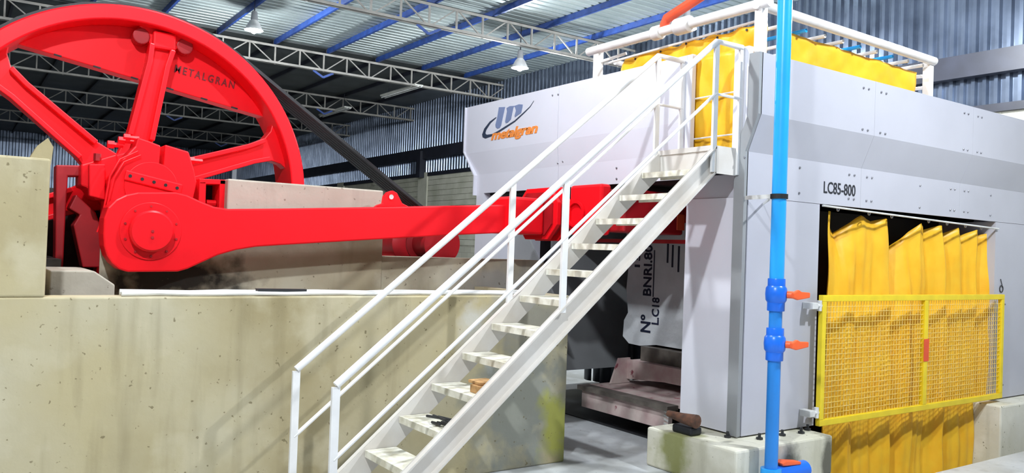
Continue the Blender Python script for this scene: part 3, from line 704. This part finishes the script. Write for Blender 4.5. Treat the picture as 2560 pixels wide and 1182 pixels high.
b = B(); b.tube([(5.93, 6.98, 2.0), (6.06, 6.7, 1.95)], .018, 8).tube([(5.93, 6.98, 2.15), (6.06, 6.66, 2.22)], .018, 8); put(b, 'strut', 'pipe_white', t, smooth=True)
for k in range(9):
    x = 6.35+.30*k; b = B(); b.tube([(x, 4.78, 2.20), (x, 7.0, 2.20)], .02, 8); put(b, 'cross_pipe', 'pvc_light' if k in (1, 4, 6) else 'pipe_white', t, smooth=True)
b = B(); b.tube([(6.2, 7.0, 2.2), (8.9, 7.0, 2.2)], .03, 8); put(b, 'far_pipe', 'pipe_white', t, smooth=True)
b = B(); b.tube([(8.86, 4.78, 2.10), (8.86, 5.1, 2.12)], .02, 8).tube([(8.86, 4.78, 1.97), (8.86, 5.1, 1.98)], .02, 8); put(b, 'strut', 'pipe_white', t, smooth=True)
b = B(); pa = onX(1662, 62, 5.95); pb = onX(1748, -6, 5.95); pc = onX(1900, -110, 5.95)
b.tube([(5.92, pa.y, ZP+.02), (5.93, pa.y-.05, pa.z+.05), (5.95, pb.y, pb.z), (5.97, pc.y, pc.z), (6.0, pc.y-.4, pc.z+1.1), (6.0, pc.y-.4, ROOF-.2)], .05, 12)
put(b, 'water_hose', 'orange_red', smooth=True, label='orange-red hose rising from the front pipe of the frame', cat='hose')

def cloth(fn, nu, nv, name, m, label, cat, group=None):
    b = B(); b.grid(fn, nu, nv); return put(b, name, m, smooth=True, solid=.006, label=label, cat=cat, group=group)
def wr(u, v, s=1.): return .018*s*(math.sin(9*u+3*v+1)+.6*math.sin(17*u-7*v)+.4*math.sin(31*u+11*v+2))
# front tarpaulin over the saw and in its doorway
def f1(u, v):
    y = 6.66-(6.66-4.77)*u; yb_ = 6.84-(6.84-4.76)*u
    top = 2.17-.02*math.sin(u*6*math.pi)**2; bot = 1.79
    z = top+(bot-top)*v
    return (6.04+wr(u*2, v)+.0*v, y+(yb_-y)*v, z)
t1 = cloth(f1, 60, 10, 'tarpaulin', 'tarp', 'yellow tarpaulin strip hung below the front pipe, above the logo panel', 'tarpaulin', 'yellow tarpaulins')
def f2(u, v): return (6.46+2.32*u-.10*v*u, 4.87+wr(u*2+.4, v, .6)-.02*v, 2.17-.03*u+(1.785-2.17+.03*u)*v)
cloth(f2, 60, 8, 'tarpaulin', 'tarp', 'long yellow tarpaulin strip below the side pipe, above the lettered panel', 'tarpaulin', 'yellow tarpaulins')
def f3(u, v): return (5.885+.5*wr(u, v*2), 5.50-.60*u, 1.92-.94*v)
cloth(f3, 20, 24, 'tarpaulin', 'tarp', 'yellow tarpaulin closing the doorway at the top of the stair', 'tarpaulin', 'yellow tarpaulins')
gm = B(); gm.lathe([(.012, 0), (.012, -.006)], (0, 0, 0), 'x', 8); gme = matmesh(gm, 'eyelet', 'dark')
for f in (.1, .3, .5, .7, .9):
    q = f1(f, .08); inst(gme, 'eyelet', (q[0]-.012, q[1], q[2]), t1)
# door bars
for z in (1.13, 1.52):
    b = B(); b.tube([(5.845, 5.44, z), (5.845, 4.88, z)], .008, 6); put(b, 'door_bar', 'rail', saw, smooth=True)

# ------------------------------------------------------------------ side curtain with wire, mesh gate
YC = 4.80
hx = [onY(p, 540, YC).x for p in (2082, 2160, 2217, 2310, 2356, 2402, 2442, 2484)]
wa, wb_ = onY(2050, 514, 4.74), onY(2490, 572, 4.74)
zw = lambda x: wa.z+(wb_.z-wa.z)*(x-wa.x)/(wb_.x-wa.x)
sag = [.20, .05, .34, .07, .12, .09, .06]
dep = [.16, .04, .22, .06, .12, .10, .06]
def fold(x):
    for i in range(7):
        if x <= hx[i+1]+1e-6:
            q = (x-hx[i])/(hx[i+1]-hx[i]); return i, max(0, min(1, q))
    return 6, 1.
def f4(u, v):
    x = hx[0]-.05+(hx[-1]+.05-hx[0]+.05)*u; i, q = fold(max(hx[0], x)); tri = 1-abs(2*q-1)
    top = zw(x)-.03-sag[i]*tri; z = top+(-2.45-top)*v
    k = math.exp(-5*v); g = .04*math.sin(10.5*x+1)+.03*math.sin(17*x+3)+.012*math.sin(41*x)
    return (x+.015*math.sin(6*v+9*u), YC+.02+g*(1-k*.6)+dep[i]*tri*k*1.2+.008*math.sin(23*v+12*u), z)
cur = cloth(f4, 150, 44, 'curtain', 'tarp', 'tall yellow plastic curtain hanging in folds behind the mesh gate', 'curtain')
rm = B(); rm.ring(0, 0, .022, .014, -.004, .004, 12); rme = matmesh(rm, 'hook', 'bolt')
for x in hx: inst(rme, 'hook', (x, 4.745, zw(x)-.012), cur)
b = B(); b.tube([wa+Vector((-.0, -.03, 0)), wb_+Vector((0, -.03, 0))], .010, 8); put(b, 'curtain_wire', 'sheet_pale', smooth=True, label='thin steel wire carrying the hooks of the yellow curtain', cat='wire')

YG = 4.64
gx0, gx1 = 6.80, 10.42; gz1, gz0 = -.325, -1.565; gxm = onY(2310, 850, YG).x
t = thing('mesh_gate', ((gx0+gx1)/2, YG, gz0), 'yellow steel gate with wire mesh in front of the yellow curtain', 'gate')
for (nm, x0, x1, z0, z1) in (('frame_top', gx0, gx1, gz1-.06, gz1), ('frame_bottom', gx0, gx1, gz0, gz0+.06), ('frame_side', gx0, gx0+.06, gz0+.06, gz1-.06), ('frame_side', gx1-.06, gx1, gz0+.06, gz1-.06), ('middle_post', gxm-.035, gxm+.035, gz0+.06, gz1-.06)):
    b = B(); b.box(x0, x1, YG-.025, YG+.025, z0, z1); put(b, nm, 'gate', t, bevel=.005)
for (x0, x1) in ((gx0+.06, gxm-.035), (gxm+.035, gx1-.06)):
    b = B(); n = int((x1-x0)/.05); w = .0022
    for i in range(1, n): x = x0+(x1-x0)*i/n; b.box(x-w, x+w, YG-w, YG+w, gz0+.06, gz1-.06)
    m_ = int((gz1-gz0-.12)/.05)
    for j in range(1, m_): z = gz0+.06+(gz1-gz0-.12)*j/m_; b.box(x0, x1, YG-3*w, YG-w, z-w, z+w)
    put(b, 'wire_mesh', 'wire', t, kind='stuff')
b = B(); b.box(gxm-.05, gxm+.05, YG-.03, YG-.026, -1.04, -.80); put(b, 'latch_plate', 'orange_red', t)
for z in (gz1-.10, gz0+.13):
    b = B(); b.tube([(gx0-.10, YG, z), (gx0, YG, z)], .02, 10).tube([(gx0-.02, YG, z-.05), (gx0-.02, YG, z+.05)], .022, 10); put(b, 'hinge', 'sheet_pale', t, smooth=True)
b = B(); b.box(gx0-.16, gx0-.08, YG-.03, Y0, gz1-.13, gz1-.07).box(gx0-.16, gx0-.08, YG-.03, Y0, gz0+.10, gz0+.16); put(b, 'hinge_bracket', 'sheet_pale', t, bevel=.004)
for z in (gz1-.12, gz0+.15):
    b = B(); b.tube([(gx1, YG, z), (gx1+.06, YG, z)], .012, 8); put(b, 'bolt', 'bolt', t)
b = B(); q = onY(2504, 722, Y0-.01)
b.ring(q.x, q.z, .045, .036, Y0-.012, Y0-.004, 20); b.tube([(q.x-.03, Y0-.01, q.z+.12), (q.x+.01, Y0-.01, q.z+.045)], .005, 6); put(b, 'hanging_ring', 'dark', saw)

# ------------------------------------------------------------------ blue water pipe
YP = 4.30
q0 = onY(1946, 490, YP); PXX = q0.x+.01; PRR = .060
t = thing('water_pipe', (PXX, YP, FL), 'tall bright blue plastic water pipe with orange valve handles', 'pipe')
zv = [onY(1947, 735, YP).z, onY(1946, 858, YP).z]
b = B(); b.tube([(PXX, YP, zv[0]), (PXX, YP, ROOF-.15)], PRR, 20); put(b, 'upper_pipe', 'pvc_light', t, smooth=True)
b = B(); b.tube([(PXX, YP, zv[1]), (PXX, YP, zv[0])], PRR-.006, 20); put(b, 'middle_pipe', 'pvc', t, smooth=True)
b = B(); b.tube([(PXX, YP, -1.80), (PXX, YP, zv[1])], PRR-.006, 20); put(b, 'lower_pipe', 'pvc', t, smooth=True)
for z in zv:
    b = B(); b.lathe([(.070, -.14), (.072, -.135), (.072, -.07), (.086, -.05), (.090, 0), (.086, .05), (.072, .07), (.072, .125), (.070, .13)], (PXX, YP, z), 'z', 24); vb = put(b, 'valve_body', 'valve_blue', t, smooth=True)
    b = B(); b.tube([(PXX+.04, YP-.08, z), (PXX+.07, YP-.14, z)], .03, 12); put(b, 'valve_stem', 'valve_orange', vb, smooth=True)
    b = B(); b.prism([(PXX+.02, z-.025), (PXX+.08, z-.04), (PXX+.13, z-.035), (PXX+.24, z-.022), (PXX+.24, z+.022), (PXX+.13, z+.028), (PXX+.09, z+.045), (PXX+.02, z+.02)], 'y', YP-.16, YP-.13); put(b, 'valve_handle', 'valve_orange', vb, bevel=.008)
b = B(); b.tube([(PXX-.02, YP, -1.80), (PXX+.45, YP, -1.80)], .075, 18); put(b, 'outlet_tee', 'valve_blue', t, smooth=True)
b = B(); b.lathe([(.085, -.10), (.085, .06), (.07, .06)], (PXX, YP, -1.80), 'z', 20); put(b, 'tee_collar', 'pvc_light', t, smooth=True)
b = B(); b.prism([(PXX+.08, -1.70), (PXX+.14, -1.685), (PXX+.34, -1.715), (PXX+.34, -1.74), (PXX+.10, -1.725)], 'y', YP-.05, YP+.03); put(b, 'valve_handle', 'valve_orange', t, bevel=.008)
b = B(); b.tube([(PXX+.0, YP, FL), (PXX, YP, -1.87)], .06, 14); put(b, 'pipe_foot', 'pvc', t, smooth=True)
zc = onY(1946, 491, YP).z
b = B(); b.ring(0, 0, .072, .060, -.02, .02, 24)
for v in b.v: v.x, v.y, v.z = PXX+v.x, YP+v.z, zc+v.y
br = put(b, 'clamp', 'black', t)
b = B(); b.bar((PXX-.05, YP+.03, zc), (X0-.03, Y0+.05, zc+.01), .008, .035).bar((PXX-.05, YP+.05, zc-.02), (X0+.2, Y0-.002, zc-.03), .008, .02); put(b, 'wall_bracket', 'sheet_pale', br)

# ------------------------------------------------------------------ stair
YSR, YSL = 4.84, 5.48
slope = .2255/.2674
t = thing('steel_stair', (3.9, 5.16, FL), 'cream painted steel stair with handrails climbing to the saw doorway', 'stair')
xt, zt = 5.45, .965; xb_ = xt-(zt-FL)/slope; hv = .235
def stringer(y, out_):
    ya, yb = (y-.006, y+.006)
    top = lambda x: zt+(x-xt)*slope
    pol = [(xb_, FL), (xt, zt), (xt, zt-hv), (xb_+hv/slope, FL)]
    b = B(); b.prism(pol, 'y', ya, yb)
    w = .055*out_
    for d0, d1 in ((0, .016), (hv-.016, hv)):
        L = [(xb_+d1/slope, FL), (xb_+d0/slope, FL), (xt, zt-d0), (xt, zt-d1)] if d0 == 0 else [(xb_+d1/slope, FL), (xb_+d0/slope, FL), (xt, zt-d0), (xt, zt-d1)]
        b.prism(L, 'y', min(y, y+w), max(y, y+w))
    b.prism([(xt-.012, zt-hv), (xt, zt-hv), (xt, zt), (xt-.012, zt)], 'y', min(y, y+w), max(y, y+w))
    put(b, 'stringer', 'stringer', t)
stringer(YSR, -1); stringer(YSL, 1)
tm = B(); tm.box(0, .25, -.31, .31, -.03, 0).box(0, .012, -.31, .31, -.05, -.03).box(.238, .25, -.31, .31, -.05, -.03)
tme = matmesh(tm, 'tread', 'tread')
for k in range(12): inst(tme, 'tread', (5.22-.2674*k, (YSR+YSL)/2, .753-.2255*k), t)
b = B(); b.box(5.44, 5.785, YSR-.01, YSL+.01, .935, .98); put(b, 'platform_plate', 'stringer', t)
b = B(); b.box(5.44, 5.785, YSR-.02, YSR-.01, .735, .98); put(b, 'platform_side', 'stringer', t)
b = B(); b.box(5.44, 5.785, YSL+.01, YSL+.02, .735, .98); put(b, 'platform_side', 'stringer', t)
b = B(); b.box(5.452, 5.464, YSR-.01, YSL+.01, .735, .935); put(b, 'platform_riser', 'stringer', t)
for y in (YSR, YSL):
    yo = y-.035 if y == YSR else y+.035
    p0_ = Vector((2.02, yo, -.89)); p1_ = Vector((5.43, yo, 1.885)); p2_ = Vector((5.765, yo, 1.885))
    b = B(); b.tube([p0_, p1_, p2_], .026, 12); put(b, 'handrail', 'rail', t, smooth=True)
    b = B(); b.tube([p0_+Vector((0, 0, -.47)), p1_+Vector((0, 0, -.46)), p2_+Vector((0, 0, -.46))], .015, 8); put(b, 'mid_rail', 'rail', t, smooth=True)
    for (x, z0, z1) in ((2.02, FL, -.89), (3.81, -.46, .575), (5.43, .74, 1.885), (5.76, .74, 1.885)):
        b = B(); b.box(x-.026, x+.026, yo-.012, yo+.012, z0, z1-.01); put(b, 'rail_post', 'rail', t)
# things left on the stair
tz = lambda k: .753-.2255*k
b = B(); b.box(3.16, 3.30, 4.90, 5.04, tz(8)+.001, tz(8)+.06); b.box(3.18, 3.34, 4.93, 5.10, tz(8)+.06, tz(8)+.085)
put(b, 'wood_block', 'wood', bevel=.006, label='small stack of rough wooden offcuts on a stair tread', cat='wood')
b = B()
for i in range(7):
    a = random.uniform(-.5, .5); x, y = 2.92+random.uniform(-.03, .05), 5.05+random.uniform(-.08, .07); L_ = random.uniform(.06, .13); z = tz(9)+.012+.008*i
    b.tube([(x-L_*.3*math.sin(a), y+L_*math.cos(a), z), (x+L_*.3*math.sin(a), y-L_*math.cos(a), z+.01)], .010, 6)
put(b, 'scrap_fittings', 'dark', label='pile of dark metal fittings on a lower stair tread', cat='scrap')
# things on the near pedestal
b = B(); q = onZ(1715, 1085, -1.595)
b.box(q.x-.04, q.x+.10, q.y-.10, q.y+.14, -1.594, -1.52); put(b, 'metal_can', 'steel_dark', bevel=.02, label='crushed dark metal can lying on the near pedestal', cat='can')
b = B(); b.tube([(q.x+.02, q.y+.24, -1.455), (q.x-.0, q.y+.05, -1.46), (q.x-.0, q.y-.12, -1.46)], .03, 12, r2=.062); put(b, 'rusty_pipe_piece', 'rust', smooth=True, label='rusty tapered pipe piece lying on the dark can', cat='pipe piece')

# ------------------------------------------------------------------ granite block on its car, inside the saw
XB = 6.95
def gp(x, y): return onX(x, y, XB)
gl = [(1568, 545), (1566, 610), (1572, 660), (1566, 720), (1570, 780), (1560, 800), (1557, 840), (1572, 858), (1600, 864), (1640, 862), (1700, 872), (1760, 880), (1790, 870), (1790, 520), (1568, 500)]
t = thing('granite_block', (7.6, gp(1650, 800).y, gp(1650, 868).z), 'rough grey granite block with painted markings inside the saw', 'granite block')
def rag(L, x0, x1, nm, m, seed):
    random.seed(seed); pts = [gp(*p) for p in L]; n = len(pts); b = B(); vs = []
    for k, x in enumerate((x0, x0+.015, x0+.4, x0+.8, x1)):
        for p in pts: j = 0 if k < 2 else .03; vs.append((x, p.y+random.uniform(-j, j), p.z+random.uniform(-j, j)*.5))
    b.add(vs, [list(range(n))[::-1], list(range(4*n, 5*n))]+[[k*n+i, k*n+(i+1) % n, (k+1)*n+(i+1) % n, (k+1)*n+i] for k in range(4) for i in range(n)])
    return put(b, nm, m, t)
rag([p if p[1] < 785 else None for p in gl if p[1] < 785 and p[0] < 1780] + [], XB, XB+1.6, 'upper_stone', 'granite', 3) if False else None
up = [(1568, 500), (1566, 610), (1572, 660), (1566, 720), (1570, 781), (1790, 800), (1790, 500)]
lo = [(1570, 781), (1560, 800), (1557, 840), (1572, 858), (1600, 864), (1640, 862), (1700, 872), (1790, 885), (1790, 800)]
us = rag(up, XB, XB+1.6, 'upper_stone', 'granite', 3)
ls = rag(lo, XB, XB+1.6, 'lower_stone', 'granite', 4)
yup = Vector((0, 1, 0)); zup = Vector((0, 0, 1))
def mark(body, a, c, h, nm):
    A = gp(*a); C = gp(*c)
    text(body, nm, 'ink', t, (XB-.003, A.y, A.z), (0, 0, 1), (0, 1, 0), h, width=abs(C.z-A.z), depth=.003, bold=.02)
mark('N\u00ba', (1626, 832), (1626, 788), .17, 'painted_mark')
mark('BNRI.80', (1628, 740), (1628, 612), .14, 'painted_mark')
mark('L.C18', (1647, 812), (1647, 744), .12, 'painted_mark')
mark('15', (1600, 668), (1600, 632), .09, 'painted_mark')
b = B(); A = gp(1633, 742); C = gp(1633, 625); b.box(XB-.004, XB-.001, A.y-.008, A.y+.008, A.z, C.z)
for xx, ya, yb in ((1669, 605, 657), (1681, 612, 668), (1696, 615, 680)):
    A = gp(xx, yb); C = gp(xx, ya); b.box(XB-.004, XB-.001, A.y-.014, A.y+.014, A.z, C.z)
put(b, 'painted_strokes', 'ink', us)
t = thing('block_car', (6.9, 6.5, -1.9), 'stained pinkish steel block car carrying the granite inside the saw', 'car')
xf = 6.12
c0, c1 = onX(1455, 968, xf), onX(1672, 1008, xf)
zt_ = (c0.z+c1.z)/2
b = B(); b.box(xf, xf+.06, c1.y, c0.y, zt_-.25, zt_-.05); put(b, 'front_beam', 'car', t, bevel=.004)
b = B(); b.box(xf-.04, xf+.12, c1.y-.02, c0.y+.04, zt_-.05, zt_); put(b, 'beam_flange', 'car_dark', t)
b = B(); b.box(xf+.12, 7.4, c1.y-.3, c0.y+.04, zt_-.03, zt_-.005); put(b, 'deck', 'car', t)
for k in range(4):
    z = zt_-.08-.042*k; b = B(); b.prism([(c1.y-.004, z), (c1.y+.06, z+.012), (c1.y+.06, z+.03), (c1.y-.004, z+.018)], 'x', xf-.005, xf+.0); put(b, 'stripe', 'sheet_pale', t)
u0, u1 = onX(1552, 905, 6.75), onX(1705, 965, 6.75)
b = B(); b.prism([(7.22, -1.50), (7.22, -1.27), (5.6, -1.27), (5.6, -1.45), (6.6, -1.45)], 'x', 6.75, 6.80); put(b, 'bolster', 'car', t)
b = B(); b.box(6.80, 8.6, 5.6, 7.2, -1.30, -1.27); put(b, 'bolster_top', 'car', t)
b = B(); b.prism([(6.5, zt_), (6.8, zt_), (6.8, -1.25), (6.62, -1.25)], 'y', 7.22, 7.25); put(b, 'end_gusset', 'car', t)
b = B(); b.box(6.85, 8.5, 5.65, 7.1, -1.27, gp(1640, 866).z-.01); put(b, 'packing', 'car_dark', t)
b = B(); b.box(6.9, 8.8, 5.6, 7.3, FL, zt_-.03); put(b, 'chassis', 'black', t)
# dark rubber strips hanging behind the stair opening
for k in range(9):
    y = 7.55+.20*k; b = B(); b.grid(lambda u, v: (8.05+.03*math.sin(u*3.1+k), y+.19*u, .7-2.3*v), 3, 6)
    put(b, 'rubber_strip', 'strip_dark', solid=.01, label=None) if False else None
t = thing('strip_curtain', (8.05, 8.4, -1.9), 'dark hanging rubber strips inside the saw left of the granite block', 'strip curtain')
for k in range(11):
    y = 7.2+.20*k; b = B(); b.grid(lambda u, v: (7.9+.25*(k % 2)*.12+.03*math.sin(u*3.1+k), y+.19*u, .68-2.58*v), 3, 6)
    put(b, 'strip', 'strip_dark', t, solid=.01, smooth=True)
